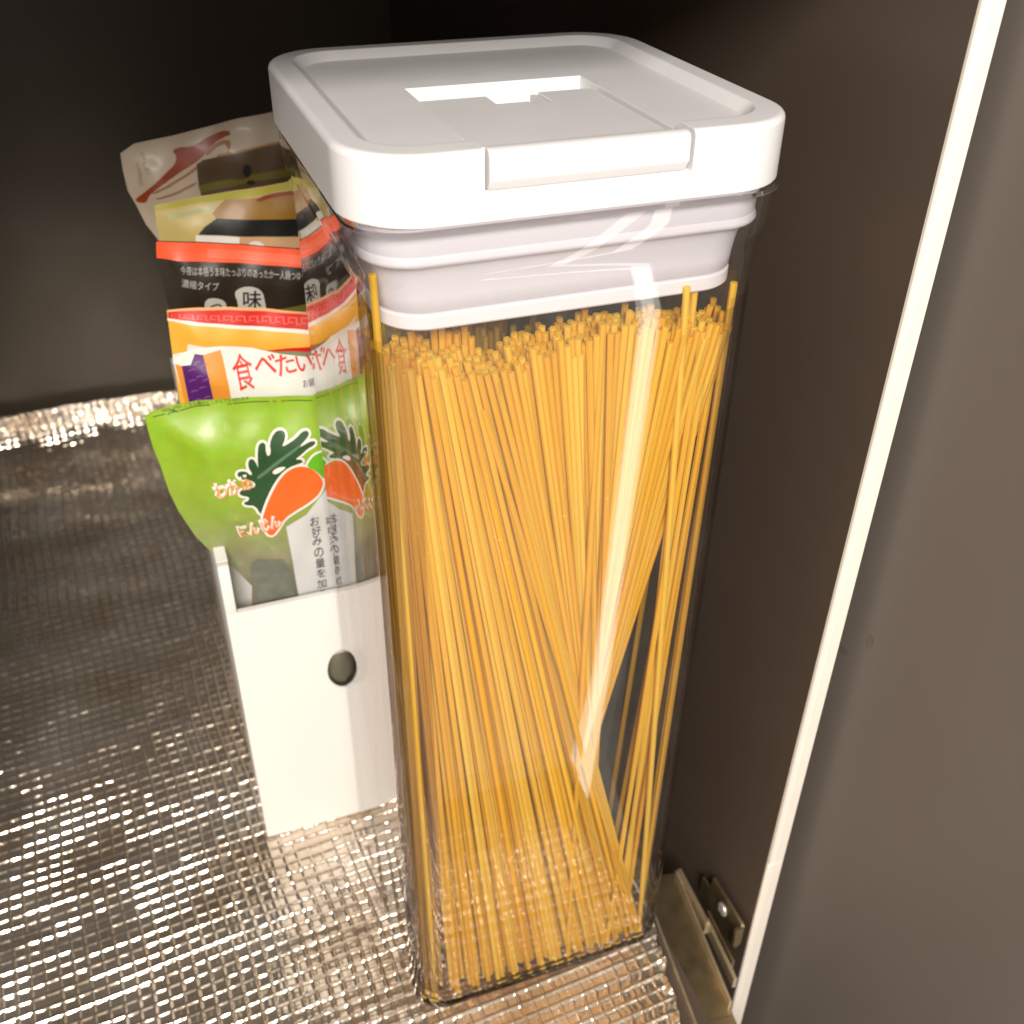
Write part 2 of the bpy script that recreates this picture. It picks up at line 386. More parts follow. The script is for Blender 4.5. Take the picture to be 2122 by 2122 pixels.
# ------------------------------------------------------------------ pasta container
jar = empty('pasta_container', (0, 0, 0))
tag(jar, 'tall clear square container full of spaghetti with a white lid', 'food container')
H = 31.0
# clear body: outer and inner wall as one shell
outer = [(4.45, 0.9, 0.02), (4.72, 1.05, 0.03), (4.86, 1.15, 0.12), (4.92, 1.2, 0.32), (4.94, 1.2, 0.8), (4.95, 1.2, 15), (4.96, 1.2, 26.8), (4.97, 1.2, 27.9), (5.00, 1.22, 28.12), (5.10, 1.28, 28.28), (5.14, 1.3, 28.45), (5.17, 1.3, 29.0), (5.18, 1.3, 29.32), (5.24, 1.34, 29.36), (5.24, 1.34, 29.46)]
inner = [(5.00, 1.2, 29.46), (4.97, 1.2, 29.3), (4.95, 1.18, 28.5), (4.80, 1.05, 28.15), (4.77, 1.02, 27.9), (4.76, 1.0, 26.4), (4.75, 1.0, 15), (4.73, 1.0, 0.9), (4.66, 0.95, 0.55), (4.4, 0.8, 0.42)]
V, F = loft([rloop(h_, h_, r, z) for h_, r, z in outer + inner])
body = mk('clear_body', V, F, M['clear'], jar, sharp=50)
body.data.materials.append(M['thick']); body.data.materials.append(M['corner'])
for p_ in body.data.polygons:
    c_ = p_.center / S
    if c_.z < 0.6 or c_.z > 29.25: p_.material_index = 1
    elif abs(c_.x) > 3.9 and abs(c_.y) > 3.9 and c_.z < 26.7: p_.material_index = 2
# lid
lid = empty('lid', (0, 0, 0), jar)
L_ = 5.3; R_ = 1.75
lp = [rloop(5.05, 5.05, R_ - .25, 29.52), rloop(L_ - 0.02, L_ - 0.02, R_, 29.52), rloop(L_, L_, R_, 29.56), rloop(L_, L_, R_, 30.84)]
for k in range(1, 7):
    a = math.pi / 2 * k / 6; lp.append(rloop(L_ - 0.16 * (1 - math.cos(a)), L_ - 0.16 * (1 - math.cos(a)), R_ - 0.16 * (1 - math.cos(a)), 30.84 + 0.16 * math.sin(a)))
lp += [rloop(L_ - 0.19, L_ - 0.19, R_ - 0.19, 31.001), rloop(4.72, 4.70, 1.20, 31.001, 0, 0.08), rloop(4.67, 4.66, 1.16, 31.0, 0, 0.09), rloop(4.64, 4.63, 1.13, 30.985, 0, 0.09), rloop(4.40, 4.43, 0.95, 30.79, 0, 0.06), rloop(4.36, 4.39, 0.92, 30.778, 0, 0.06), rloop(4.30, 4.33, 0.88, 30.776, 0, 0.06)]
V, F = loft(lp)
shell = mk('lid_shell', V, F, M['white'], lid)
cuts = [box('c', -2.40, 2.30, -6, 0.98, 30.12, 33, None), box('c', -2.47, 2.27, -6, -5.12, 29.70, 33, None)]
cut(shell, cuts, 0.035)
# lever: side profile extruded across, with a notch at the back
pf = [(0.05, 30.20), (0.05, 30.60), (-0.01, 30.70), (-4.62, 30.74), (-4.74, 30.77), (-4.86, 30.93), (-4.95, 30.975), (-5.16, 30.985), (-5.26, 30.94), (-5.31, 30.84), (-5.33, 30.40), (-5.31, 30.34), (-5.20, 30.16), (-5.15, 30.13), (-4.9, 30.13)]
xs0, xs1 = -2.36, 2.20
V = [(xs0, y, z) for y, z in pf] + [(xs1, y, z) for y, z in pf]; n = len(pf)
F = [tuple(range(n)), tuple(range(n, 2 * n))[::-1]] + [(i, (i + 1) % n, n + (i + 1) % n, n + i) for i in range(n)]
lever = mk('lever', V, F, M['white'], lid)
cut(lever, [box('c', -0.62, 0.74, -0.98, 1, 29, 33, None, bev=0.0)], 0.03)
# small rolled catch in the notch
cp = [(-0.12, 30.20), (-0.12, 30.36), (-0.16, 30.46), (-0.26, 30.55), (-0.42, 30.60), (-0.62, 30.60), (-0.80, 30.56), (-0.89, 30.49), (-0.92, 30.38), (-0.92, 30.20)]
n = len(cp); V = [(-0.54, y, z) for y, z in cp] + [(0.34, y, z) for y, z in cp]
F = [tuple(range(n)), tuple(range(n, 2 * n))[::-1]] + [(i, (i + 1) % n, n + (i + 1) % n, n + i) for i in range(n)]
mk('release_catch', V, F, M['white'], lid)
V, F = [(0.42, -0.96, 30.66), (0.70, -0.96, 30.66), (0.70, 0.0, 30.64), (0.55, 0.0, 30.64), (0.42, -0.96, 30.2), (0.70, -0.96, 30.2), (0.70, 0.0, 30.2), (0.50, 0.0, 30.2)], [(0, 1, 2, 3), (0, 3, 7, 4), (4, 5, 6, 7), (0, 4, 5, 1), (1, 5, 6, 2), (2, 6, 7, 3)]
mk('hinge_stop', V, F, M['white'], lid)
# plug and gasket under the lid
pl = [(4.82, 1.15, 29.50), (4.82, 1.15, 28.62), (4.74, 1.1, 28.50), (4.66, 1.1, 28.42)]
V, F = loft([rloop(h_, h_, r, z) for h_, r, z in [(4.86, 1.15, 29.50), (4.85, 1.15, 28.72), (4.80, 1.12, 28.55), (4.68, 1.1, 28.40), (4.60, 1.09, 28.20), (4.56, 1.08, 27.95), (4.53, 1.08, 27.66), (4.50, 1.05, 27.34), (4.40, 1.0, 27.24)]])
mk('plug', V, F, M['white_soft'], lid, sharp=70)
V, F = loft([rloop(h_, h_, r, z) for h_, r, z in [(4.83, 1.12, 28.80), (4.87, 1.16, 28.70), (4.90, 1.18, 28.62), (4.90, 1.18, 28.57), (4.86, 1.16, 28.51), (4.77, 1.13, 28.46)]])
mk('gasket', V, F, M['gasket'], lid, sharp=70)
V, F = loft([rloop(h_, h_, r, z) for h_, r, z in [(4.40, 1.05, 27.27), (4.50, 1.12, 27.26), (4.53, 1.12, 27.22), (4.53, 1.12, 26.93), (4.49, 1.1, 26.88), (4.2, 1.05, 26.88)]])
mk('plug_flange', V, F, M['white'], lid)

# ------------------------------------------------------------------ spaghetti
RS = 0.092
def strand_geo(bend, length=1.0, seg=5, sides=7, r=RS):
    V, F = [], []
    for k in range(seg + 1):
        t = k / seg; off = bend * 4 * t * (1 - t)
        for i in range(sides):
            a = 2 * math.pi * i / sides
            V.append((r * math.cos(a) + off, r * math.sin(a), t * length))
    for k in range(seg):
        for i in range(sides):
            j = (i + 1) % sides; F.append((k * sides + i, k * sides + j, (k + 1) * sides + j, (k + 1) * sides + i))
    F.append(tuple(range(sides))[::-1]); F.append(tuple(seg * sides + i for i in range(sides)))
    return V, F
protos = []
for b in (0.0, 0.10, 0.18, -0.12):
    V, F = strand_geo(b, 25.4); o = mk('spaghetti_strand', V, F, M['pasta']); protos.append(o.data); bpy.data.objects.remove(o)
LIM = 4.62
strands = []          # (bottom, top)
def clampi(p):
    x, y = max(-LIM, min(LIM, p[0])), max(-LIM, min(LIM, p[1])); c = LIM - 0.86
    if abs(x) > c and abs(y) > c:          # stay inside the rounded corner
        dx, dy = abs(x) - c, abs(y) - c; d = math.hypot(dx, dy)
        if d > 0.86: x = math.copysign(c + dx / d * 0.86, x); y = math.copysign(c + dy / d * 0.86, y)
    return (x, y)
def add(xb, yb, xt, yt, zt, zb=0.5):
    xb, yb = clampi((xb, yb)); xt, yt = clampi((xt, yt)); strands.append((Vector((xb, yb, zb)), Vector((xt, yt, zt))))
def R(a, b): return random.uniform(a, b)
# a) front sheets that lean from the top left to the bottom right
for layer in range(8):
    y = -LIM + layer * 0.16
    x = -4.62 + R(0, 0.1); jit = 0.06 if layer < 2 else 0.16
    fan = R(-0.1, 0.1)
    while x < -1.9 - 0.05 * layer:
        t = (x + 4.62) / 2.75
        xb = -4.72 + 9.0 * (t ** 0.72) + R(-jit, jit) + fan
        yb = -LIM + 0.05 * layer + (R(0, 0.06) if layer < 2 else R(0, 0.35))
        lean2 = (xb - x) ** 2 + (yb - y) ** 2
        zt = 0.5 + math.sqrt(max(25.65 ** 2 - lean2, 0)) + R(-0.22, 0.26)
        add(xb, yb, x, y + R(-0.02, 0.03), zt)
        x += (0.176 if layer in (0,) else 0.135) + R(0, 0.02)
# b) the straighter sheets right of them and behind
y = -LIM; row = 0
while y < -1.6:
    x = -4.6 + (0.09 if row % 2 else 0); wob = R(-0.15, 0.15)
    while x < 4.62:
        if x > -2.0 or y > -3.35:
            j = 0.10 if row < 2 else 0.28
            if x < -2.0: xb = x * 0.7 - 0.3 + R(-0.5, 1.5)
            elif x < 1.2: xb = 3.7 - (x + 2) * 0.62 + wob + R(-j, j)
            else: xb = 1.3 + wob - (x - 1.3) * 0.45 + R(-j, j)     # the right part pulls in towards the middle at the foot
            yb = y + R(0, 0.1) + (y + LIM) * 1.2 + (0.75 if x > -2.0 else 0)
            if x > 1.2: yb += 0.5
            sl2 = (xb - x) ** 2 + (yb - y) ** 2
            zt = 0.5 + math.sqrt(max(25.65 ** 2 - sl2, 0)) + random.gauss(0, 0.15) - max(0, y + 3.3) * 0.8
            add(xb, yb, x + R(-0.015, 0.015), y + R(-0.02, 0.02), zt)
        x += 0.178 + R(0, 0.018)
    y += 0.165; row += 1
# c) loose ones farther back, a little lower
for i in range(110):
    x = R(-4.5, 4.3); y = R(-1.4, 4.0); add(x * 0.55 + R(-.3, .3) - 1.3, y * 0.6 + 1.5, x, y, 22.6 + R(-1.2, 0.5))
# d) filler at the foot of the bundle
for i in range(150):
    x = R(-4.6, 1.8); y = R(-4.0, 4.4); add(x, y, x * 0.6 - 0.8, max(-3.6, y * 0.7 - 0.4), 24.6 + R(-0.6, 0.3))
# e) a few along the right wall, standing apart from the bundle
for xt, xb, yt, yb, zt in ((4.42, 3.95, -4.55, -4.5, 26.95), (3.75, 3.05, -4.5, -4.45, 26.0), (4.25, 3.45, -4.2, -4.3, 26.1), (4.5, 4.0, -4.1, -4.4, 25.9), (3.5, 2.6, -4.55, -4.6, 25.8),
                           (4.55, 4.3, -3.2, -2.4, 26.0), (4.3, 3.9, -2.6, -1.2, 26.1), (4.0, 3.5, -3.6, -3.9, 25.9), (4.1, 3.2, -4.4, -4.0, 25.9), (4.4, 3.0, -3.7, -3.2, 26.0)):
    add(xb, yb, xt, yt, zt)
def dist_cam(s):
    b, t = s
    return min(((t - CAM_C).length) + 0.0, 99) + 0.5 * max(0, (b.y + 4.6)) + 2.2 * max(0, t.y + 4.62)
special = [
    (Vector((-4.20, -4.20, 0.6)), Vector((-4.62, -3.95, 28.15)), 'tallest spaghetti strand, poking up past the left corner of the lid plug'),
    (Vector((3.95, -4.62, 0.6)), Vector((2.90, -4.60, 27.10)), 'long spaghetti strand standing left of a close pair near the right corner'),
    (Vector((3.30, -4.35, 0.6)), Vector((3.30, -4.30, 26.85)), 'long spaghetti strand just right of the tallest one near the right corner'),
    (Vector((4.0, -4.40, 0.6)), Vector((4.40, -4.30, 26.9)), 'lone spaghetti strand standing against the right side of the clear container'),
    (Vector((0.95, -4.62, 0.5)), Vector((0.72, -4.62, 26.45)), 'spaghetti strand of flat tip rising above its neighbours near the middle'),
    (Vector((3.75, -4.64, 1.0)), Vector((-2.30, -4.66, 24.70)), 'short leaning spaghetti strand whose pale tip shows in front of the bundle'),
]
def place(o, b, t):
    d = (t - b); L0 = d.length
    o.location = b * S
    o.rotation_mode = 'QUATERNION'
    q = d.to_track_quat('Z', 'Y'); o.rotation_quaternion = q
    o.scale = (1, 1, L0 / 25.4)
strands.sort(key=dist_cam)
GL = 'golden dry spaghetti strand packed in the bundle inside the clear container'
for k, (b, t, lab) in enumerate(special):
    o = bpy.data.objects.new('spaghetti_strand', protos[0]); COL.objects.link(o); place(o, b, t)
    tag(o, lab, 'spaghetti', 'spaghetti strands in the clear container')
for k, (b, t) in enumerate(strands[:292]):
    o = bpy.data.objects.new('spaghetti_strand', protos[random.choice((0, 0, 1, 2, 3))]); COL.objects.link(o); place(o, b, t)
    tag(o, GL, 'spaghetti', 'spaghetti strands in the clear container')
V, F, T = [], [], []
for b, t in strands[292:]:
    v, f = strand_geo(R(-0.1, 0.1), (t - b).length, 3, 6); q = (t - b).to_track_quat('Z', 'Y').to_matrix(); k = len(V); tone = random.random()
    V += [tuple(q @ Vector(p) + b) for p in v]; F += [tuple(k + i for i in ff) for ff in f]; T += [tone] * len(v)
rest = mk('spaghetti_bundle', V, F, M['pasta'], None, sharp=50, recalc=False)
att = rest.data.attributes.new('tone', 'FLOAT', 'POINT'); att.data.foreach_set('value', T)
tag(rest, 'mass of golden spaghetti standing behind the front strands in the container', 'spaghetti', None, 'stuff')
# two thin broken crumbs of pasta stuck near the foot

# ------------------------------------------------------------------ white storage tray
TX0, TX1, TY0, TY1, TZ = -8.80, -0.2, 5.0, 22.0, 12.32
tr = empty('storage_tray', ((TX0 + TX1) / 2, (TY0 + TY1) / 2, 0)); tag(tr, 'white open plastic tray with a finger hole holding the upright food packets', 'storage tray')
TH = 0.30
fw_ = box('front_panel', TX0, TX1, TY0, TY0 + TH, 0.02, TZ, M['tray'], tr, bev=0.05)
# round finger hole through the front panel
hv, hf = loft([[(-4.80 + 0.66 * math.cos(a), yy, 8.50 + 1.04 * math.sin(a)) for a in [2 * math.pi * i / 40 for i in range(40)]] for yy in (TY0 - 1, TY0 + 1)])
cutter = mk('c', hv, hf, None); fw_.location = (0, 0, 0); fw_.parent = None
cut(fw_, [cutter], 0.0); fw_.parent = tr; fw_.location = -tr.location
SZ = 14.5
box('side_panel', TX0, TX0 + 0.42, TY0 + TH + 0.003, TY1, 0.02, SZ, M['tray'], tr, bev=0.05)
box('side_panel', TX1 - 0.42, TX1, TY0 + TH + 0.003, TY1, 0.02, SZ, M['tray'], tr, bev=0.05)
box('side_post', TX0 + 0.003, TX0 + 0.40, TY0 + 0.004, TY0 + TH - 0.004, TZ + 0.002, SZ, M['tray'], tr, bev=0.04)
box('back_panel', TX0 + 0.425, TX1 - 0.425, TY1 - TH, TY1, 0.02, SZ, M['tray'], tr, bev=0.05)
box('base', TX0 + 0.425, TX1 - 0.425, TY0 + TH + 0.003, TY1 - TH - 0.003, 0.05, 0.35, M['tray'], tr)

# ------------------------------------------------------------------ packets
def dist_poly(p, poly):
    best = 1e9
    for i in range(len(poly)):
        a = poly[i]; b = poly[(i + 1) % len(poly)]; ax, ay = a; bx, by = b
        dx, dy = bx - ax, by - ay; t = max(0, min(1, ((p[0] - ax) * dx + (p[1] - ay) * dy) / (dx * dx + dy * dy + 1e-12)))
        best = min(best, math.hypot(p[0] - ax - t * dx, p[1] - ay - t * dy))
    return best
def inside(p, poly):
    c = False; n = len(poly); j = n - 1
    for i in range(n):
        if (poly[i][1] > p[1]) != (poly[j][1] > p[1]) and p[0] < (poly[j][0] - poly[i][0]) * (p[1] - poly[i][1]) / (poly[j][1] - poly[i][1] + 1e-12) + poly[i][0]: c = not c
        j = i
    return c
def resample(poly, step):
    out = []
    for i in range(len(poly)):
        a = poly[i]; b = poly[(i + 1) % len(poly)]; n = max(1, int(math.hypot(b[0] - a[0], b[1] - a[1]) / step))
        for k in range(n): out.append((a[0] + (b[0] - a[0]) * k / n, a[1] + (b[1] - a[1]) * k / n))
    return out
def smooth(poly, it=1):
    for _ in range(it):
        out = []
        for i in range(len(poly)):
            a = poly[i]; b = poly[(i + 1) % len(poly)]
            out.append((a[0] * .75 + b[0] * .25, a[1] * .75 + b[1] * .25)); out.append((a[0] * .25 + b[0] * .75, a[1] * .25 + b[1] * .75))
        poly = out
    return poly
def fill(poly, step):
    edge = resample(poly, step); pts = list(edge)
    x0 = min(p[0] for p in poly); x1 = max(p[0] for p in poly); y0 = min(p[1] for p in poly); y1 = max(p[1] for p in poly)
    nx = int((x1 - x0) / step) + 1; ny = int((y1 - y0) / step) + 1
    for i in range(nx):
        for j in range(ny):
            p = (x0 + (i + 0.5 * (j % 2) + 0.3) * step, y0 + (j + 0.5) * step)
            if inside(p, poly) and dist_poly(p, edge if len(edge) < 60 else poly) > step * 0.45: pts.append(p)
    n = len(edge)
    r = delaunay_2d_cdt([Vector(p) for p in pts], [(i, (i + 1) % n) for i in range(n)], [], 1, 1e-5)
    return [tuple(v) for v in r[0]], [tuple(f) for f in r[2]]
class Packet:
    """a filled plastic pouch standing on a leaning plane; P maps photo pixels to (x, z) on it, put() lays print on its front"""
    def __init__(s, name, y0, lean, zref, outline, mat, label, cat, org, sc, bulge=0.45, wr=0.05, seed=1, group='food packets standing in the white tray', margin=1.4, back=0.35):
        s.y0, s.lean, s.zref, s.org, s.sc = y0, lean, zref, org, sc; s.b, s.wr, s.seed, s.margin = bulge, wr, seed, margin
        s.n = Vector((0, -1, lean)).normalized(); s.p0 = Vector((0, y0, zref))
        s.out = [s.P(*p[1:]) if p[0] == 'p' else (p[1], p[2]) for p in outline]
        s.root = empty(name, (-5, y0, 1)); tag(s.root, label, cat, group)
        V2, F2 = fill(s.out, 0.22)
        fr = [s.at3(p) for p in V2]; s.bound = None
        k = len(V2); bk = []
        for p in V2:
            d = dist_poly(p, s.out); q = s.at3(p, flat=True); bk.append((q[0], q[1] + back * min(1, d / 1.2) + 0.012, q[2]))
        edge_n = None
        Fb = [tuple(k + i for i in f)[::-1] for f in F2]
        # close the rim
        cnt = {}
        for f in F2:
            for i in range(len(f)):
                a, b = f[i], f[(i + 1) % len(f)]; cnt[(min(a, b), max(a, b))] = cnt.get((min(a, b), max(a, b)), 0) + 1
        rim = [(a, b, k + b, k + a) for (a, b), c in cnt.items() if c == 1]
        mk('pouch', fr + bk, F2 + Fb + rim, mat, s.root, sharp=60)
    def P(s, u, v):
        q = hit(*px(u, v, s.org, s.sc), s.p0, s.n); return (q.x, q.z)
    def at3(s, p, lift=0.0, flat=False):
        x, z = p; y = s.y0 + s.lean * (z - s.zref)
        d = dist_poly(p, s.out) if not flat else 0
        t = min(1, d / s.margin); b = s.b * t * t * (3 - 2 * t) * (0.15 + 0.85 * max(0, min(1, (z - 11.5) / 4)))
        k = s.seed
        wv = s.wr * (math.sin(x * 1.7 + k + 0.8 * math.sin(z * 0.9 + k)) * math.cos(z * 0.8 + 2 * k) + 0.5 * math.sin(z * 2.9 + x * 1.1 + 3 * k) + 0.35 * math.sin(x * 4.3 - z * 2.2 + k) + 0.30 * abs(math.sin(x * 2.6 + z * 1.9 + 2 * k)) * math.sin(z * 1.3 + k))
        return (x, y - b - wv * (0 if False else 1) - lift, z)
    def put(s, name, pts, mat, lift=0.03, sm=0, step=0.2, raw=False, label=None):
        poly = [p if raw else s.P(*p) for p in pts]
        if sm: poly = smooth(poly, sm)
        V2, F2 = fill(poly, step)
        o = mk(name, [s.at3(p, lift) for p in V2], F2, mat, s.root, sharp=None, recalc=False)
        for p_ in o.data.polygons: p_.use_smooth = True
        if label: o['label'] = label
        return o
    def grow(s, pts, g, sm=1):
        poly = [s.P(*p) for p in pts]
        if sm: poly = smooth(poly, sm)
        n = len(poly); area_ = sum(poly[i][0] * poly[(i + 1) % n][1] - poly[(i + 1) % n][0] * poly[i][1] for i in range(n)); sg = 1 if area_ > 0 else -1
        out = []
        for i in range(n):
            a, b, c = poly[i - 1], poly[i], poly[(i + 1) % n]
            dx, dy = c[0] - a[0], c[1] - a[1]; l = math.hypot(dx, dy) + 1e-9
            out.append((b[0] + sg * dy / l * g, b[1] - sg * dx / l * g))
        return out
    def text(s, name, body_, u0, u1, h, mat, lift=0.05, offset=0.0, shear=0.0):
        """body_ written from photo point u0 to u1 (its baseline), glyphs h centimetres high"""
        a = s.P(*u0); b = s.P(*u1)
        c = bpy.data.curves.new('t', 'FONT'); c.body = body_; c.size = 1.0; c.resolution_u = 3; c.offset = offset; c.shear = shear
        o = bpy.data.objects.new('t', c); COL.objects.link(o); bpy.context.view_layer.update()
        dg = bpy.context.evaluated_depsgraph_get(); me = bpy.data.meshes.new_from_object(o.evaluated_get(dg)); bpy.data.objects.remove(o)
        if not me.vertices: return None
        xs = [v.co.x for v in me.vertices]; wdt = max(xs) - min(xs); x0 = min(xs)
        L0 = math.hypot(b[0] - a[0], b[1] - a[1]); kx = L0 / wdt; dx, dz = (b[0] - a[0]) / L0, (b[1] - a[1]) / L0
        ys = [v.co.y for v in me.vertices]; ky = h / (max(ys) - min(ys)); ym = min(ys)
        V = []
        for v in me.vertices:
            p, q = (v.co.x - x0) * kx, (v.co.y - ym) * ky
            V.append(s.at3((a[0] + dx * p - dz * q, a[1] + dz * p + dx * q), lift))
        return mk(name, V, [tuple(p.vertices) for p in me.polygons], mat, s.root, sharp=None, recalc=False)

def ink(name, col, rough=0.46, **k): return plain(name, col, rough, 0.4, coat=0.06, **k)
def green_film():
    """lime print that fades out towards the clear foot of the pouch, where the pale contents show"""
    m, N, L, P = tree('lime_printed_film')
    tc = N.new('ShaderNodeTexCoord'); sx = N.new('ShaderNodeSeparateXYZ'); L.new(tc.outputs['Object'], sx.inputs[0])
    nz = N.new('ShaderNodeTexNoise'); nz.inputs['Scale'].default_value = 70; nz.inputs['Detail'].default_value = 4; L.new(tc.outputs['Object'], nz.inputs['Vector'])
    ma = N.new('ShaderNodeMath'); ma.operation = 'MULTIPLY_ADD'; ma.inputs[1].default_value = 0.012; L.new(nz.outputs[0], ma.inputs[0]); L.new(sx.outputs['Z'], ma.inputs[2])
    mr = N.new('ShaderNodeMapRange'); mr.inputs[1].default_value = 0.130; mr.inputs[2].default_value = 0.190; L.new(ma.outputs[0], mr.inputs[0])
    r = N.new('ShaderNodeValToRGB'); e = r.color_ramp.elements; e[0].color = (0.20, 0.19, 0.13, 1); e[1].color = (0.31, 0.52, 0.018, 1)
    k = e.new(0.25); k.color = (0.30, 0.30, 0.16, 1); k = e.new(0.62); k.color = (0.30, 0.44, 0.04, 1)
    L.new(mr.outputs[0], r.inputs[0])
    # flakes of the contents mottling the clear part
    n2 = N.new('ShaderNodeTexNoise'); n2.inputs['Scale'].default_value = 240; n2.inputs['Detail'].default_value = 5; L.new(tc.outputs['Object'], n2.inputs['Vector'])
    mx = N.new('ShaderNodeMix'); mx.data_type = 'RGBA'; mx.blend_type = 'MULTIPLY'; mx.inputs[0].default_value = 0.35
    L.new(r.outputs[0], mx.inputs[6]); L.new(n2.outputs[1], mx.inputs[7]); L.new(r.outputs[0], mx.inputs[6])
    L.new(mx.outputs[2], P.inputs['Base Color']); P.inputs['Roughness'].default_value = 0.40; P.inputs['Coat Weight'].default_value = 0.2; P.inputs['Coat Roughness'].default_value = 0.12
    return m
I = dict(lime=green_film(), dgreen=ink('dark_seaweed_green', (0.022, 0.075, 0.022), var=0.25, scale=250), vein=ink('grey_green', (0.10, 0.19, 0.11)),
         cream=ink('cream_white', (0.80, 0.76, 0.68)), orange=ink('carrot_orange', (0.85, 0.135, 0.018), var=0.12, scale=180), leaf=ink('leaf_green', (0.12, 0.42, 0.01), var=0.2, scale=200),
         otext=ink('orange_lettering', (0.82, 0.28, 0.06)), paper=ink('label_paper', (0.62, 0.62, 0.60)), black=ink('black_ink', (0.012, 0.011, 0.010)), dtext=ink('dark_green_lettering', (0.04, 0.06, 0.02)),
         white=ink('white_film', (0.74, 0.72, 0.66), var=0.04, scale=60), purple=ink('purple_ink', (0.085, 0.012, 0.13)), lilac=ink('lilac_ink', (0.22, 0.09, 0.30)), amber=ink('amber_ink', (0.72, 0.27, 0.03)),
         red=ink('red_ink', (0.66, 0.035, 0.014)), yell=ink('yellow_orange_film', (0.86, 0.42, 0.045), var=0.05, scale=60), band=ink('red_band', (0.60, 0.012, 0.008)), key=ink('pale_red_line', (0.75, 0.13, 0.08)), pink=ink('pale_pink_line', (0.70, 0.38, 0.30)),
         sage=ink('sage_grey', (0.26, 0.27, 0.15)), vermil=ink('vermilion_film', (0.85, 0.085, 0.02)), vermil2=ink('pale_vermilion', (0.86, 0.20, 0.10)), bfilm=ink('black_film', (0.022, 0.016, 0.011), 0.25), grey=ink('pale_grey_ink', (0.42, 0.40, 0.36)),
         cfilm=ink('pale_yellow_film', (0.52, 0.40, 0.14), var=0.06, scale=60), olive=ink('yellow_green_band', (0.42, 0.38, 0.05)), brown=ink('amber_brown', (0.30, 0.15, 0.02)), tan=ink('tan_ink', (0.62, 0.36, 0.19)), sgreen=ink('grey_green_streak', (0.38, 0.38, 0.16)),  # pale yellow film carries the shade of the rear packets in its colour
         wfilm=ink('off_white_film', (0.44, 0.36, 0.27), var=0.05, scale=60), rust=ink('rust_red', (0.24, 0.035, 0.008)), rusty=ink('rusty_line', (0.30, 0.13, 0.045)), dbrown=ink('dark_brown_ink', (0.075, 0.045, 0.02)), dol=ink('dark_olive_ink', (0.12, 0.10, 0.015)), faded=ink('faded_brown_ink', (0.36, 0.25, 0.15)))  # off-white film darkened too, shade at the back put into its colour
c3, k3 = (280, 780), 0.31056
# 1 green pouch
g = Packet('green_pouch', 6.25, 0.06, 14, [('p', 62, 270), ('p', 120, 235), ('p', 250, 195), ('p', 400, 165), ('p', 600, 150), ('p', 800, 140), ('p', 1000, 130), ('p', 1180, 125),
     ('w', -2.0, 21.4), ('w', 0.0, 21.2), ('w', -0.5, 17), ('w', -0.9, 8), ('w', -1, 1.0), ('w', -8.0, 1.0), ('w', -8.2, 9.0), ('p', 780, 1400), ('p', 650, 1270), ('p', 540, 1230), ('p', 500, 1160), ('p', 400, 1060), ('p', 290, 900), ('p', 230, 780), ('p', 170, 600), ('p', 120, 480)],
     I['lime'], 'lime green clear-bottomed pouch printed with seaweed and a carrot, frontmost in the tray', 'food packet', c3, k3, bulge=0.55, wr=0.045, seed=2.1, margin=1.9)
wak = [(820, 865), (785, 805), (720, 800), (705, 780), (740, 770), (745, 745), (690, 735), (675, 715), (700, 692), (770, 690), (790, 660), (745, 628), (690, 630), (662, 600), (675, 575), (720, 572), (750, 600), (765, 592), (735, 545), (738, 495), (765, 485), (790, 520), (803, 560), (797, 480), (802, 410), (830, 390), (855, 402), (852, 450), (870, 480), (888, 455), (880, 400), (915, 342), (960, 327), (990, 342), (985, 380), (960, 422), (1000, 405), (1060, 370), (1100, 332), (1138, 325), (1146, 350), (1110, 388), (1060, 428), (1100, 412), (1150, 387), (1183, 385), (1180, 407), (1130, 432), (1085, 470), (1045, 500), (1090, 500), (1102, 520), (1060, 532), (1000, 560), (950, 600), (930, 650), (900, 700), (862, 760), (842, 800), (850, 850)]
g.put('seaweed_outline', g.grow(wak, 0.085), I['cream'], 0.020, raw=True)
g.put('seaweed_print', wak, I['dgreen'], 0.034, sm=1)
g.put('seaweed_gap', [(892, 582), (935, 550), (990, 545), (965, 572), (915, 602)], I['cream'], 0.048, sm=1)
g.put('seaweed_vein', [(790, 612), (850, 570), (910, 520), (1000, 455), (1080, 405), (1090, 412), (1000, 478), (910, 550), (850, 600), (800, 632)], I['vein'], 0.048, sm=1)
leafp = [(1122, 548), (1140, 510), (1172, 468), (1240, 440), (1252, 500), (1262, 600), (1240, 632), (1190, 578)]
car = [(830, 892), (845, 830), (880, 740), (930, 650), (985, 580), (1050, 545), (1120, 545), (1190, 580), (1232, 640), (1225, 690), (1190, 740), (1130, 785), (1050, 832), (975, 885), (938, 960), (905, 1008), (868, 1000), (848, 950)]
g.put('label_strip', [(990, 950), (1120, 858), (1240, 715), (1330, 640), (1420, 1460), (1440, 1800), (1180, 1900), (1100, 1515)], I['paper'], 0.020, sm=0, label='white label strip with handwritten-style lettering')
g.put('leaf_outline', g.grow(leafp, 0.075), I['cream'], 0.052, raw=True)
g.put('carrot_outline', g.grow(car, 0.085), I['cream'], 0.060, raw=True)
g.put('carrot_leaf_print', leafp, I['leaf'], 0.066, sm=1)
g.put('carrot_print', car, I['orange'], 0.074, sm=1)
for a, b in (((535, 760), (772, 676)),):
    g.text('lettering_outline', 'わかめ', (a[0] - 6, a[1] + 6), (b[0] + 6, b[1] + 2), 0.64, I['cream'], 0.100, offset=0.085)
    g.text('lettering', 'わかめ', a, b, 0.50, I['otext'], 0.150, offset=0.012)
g.text('lettering_outline', 'にんじん', (690, 1036), (966, 940), 0.62, I['cream'], 0.105, offset=0.085)
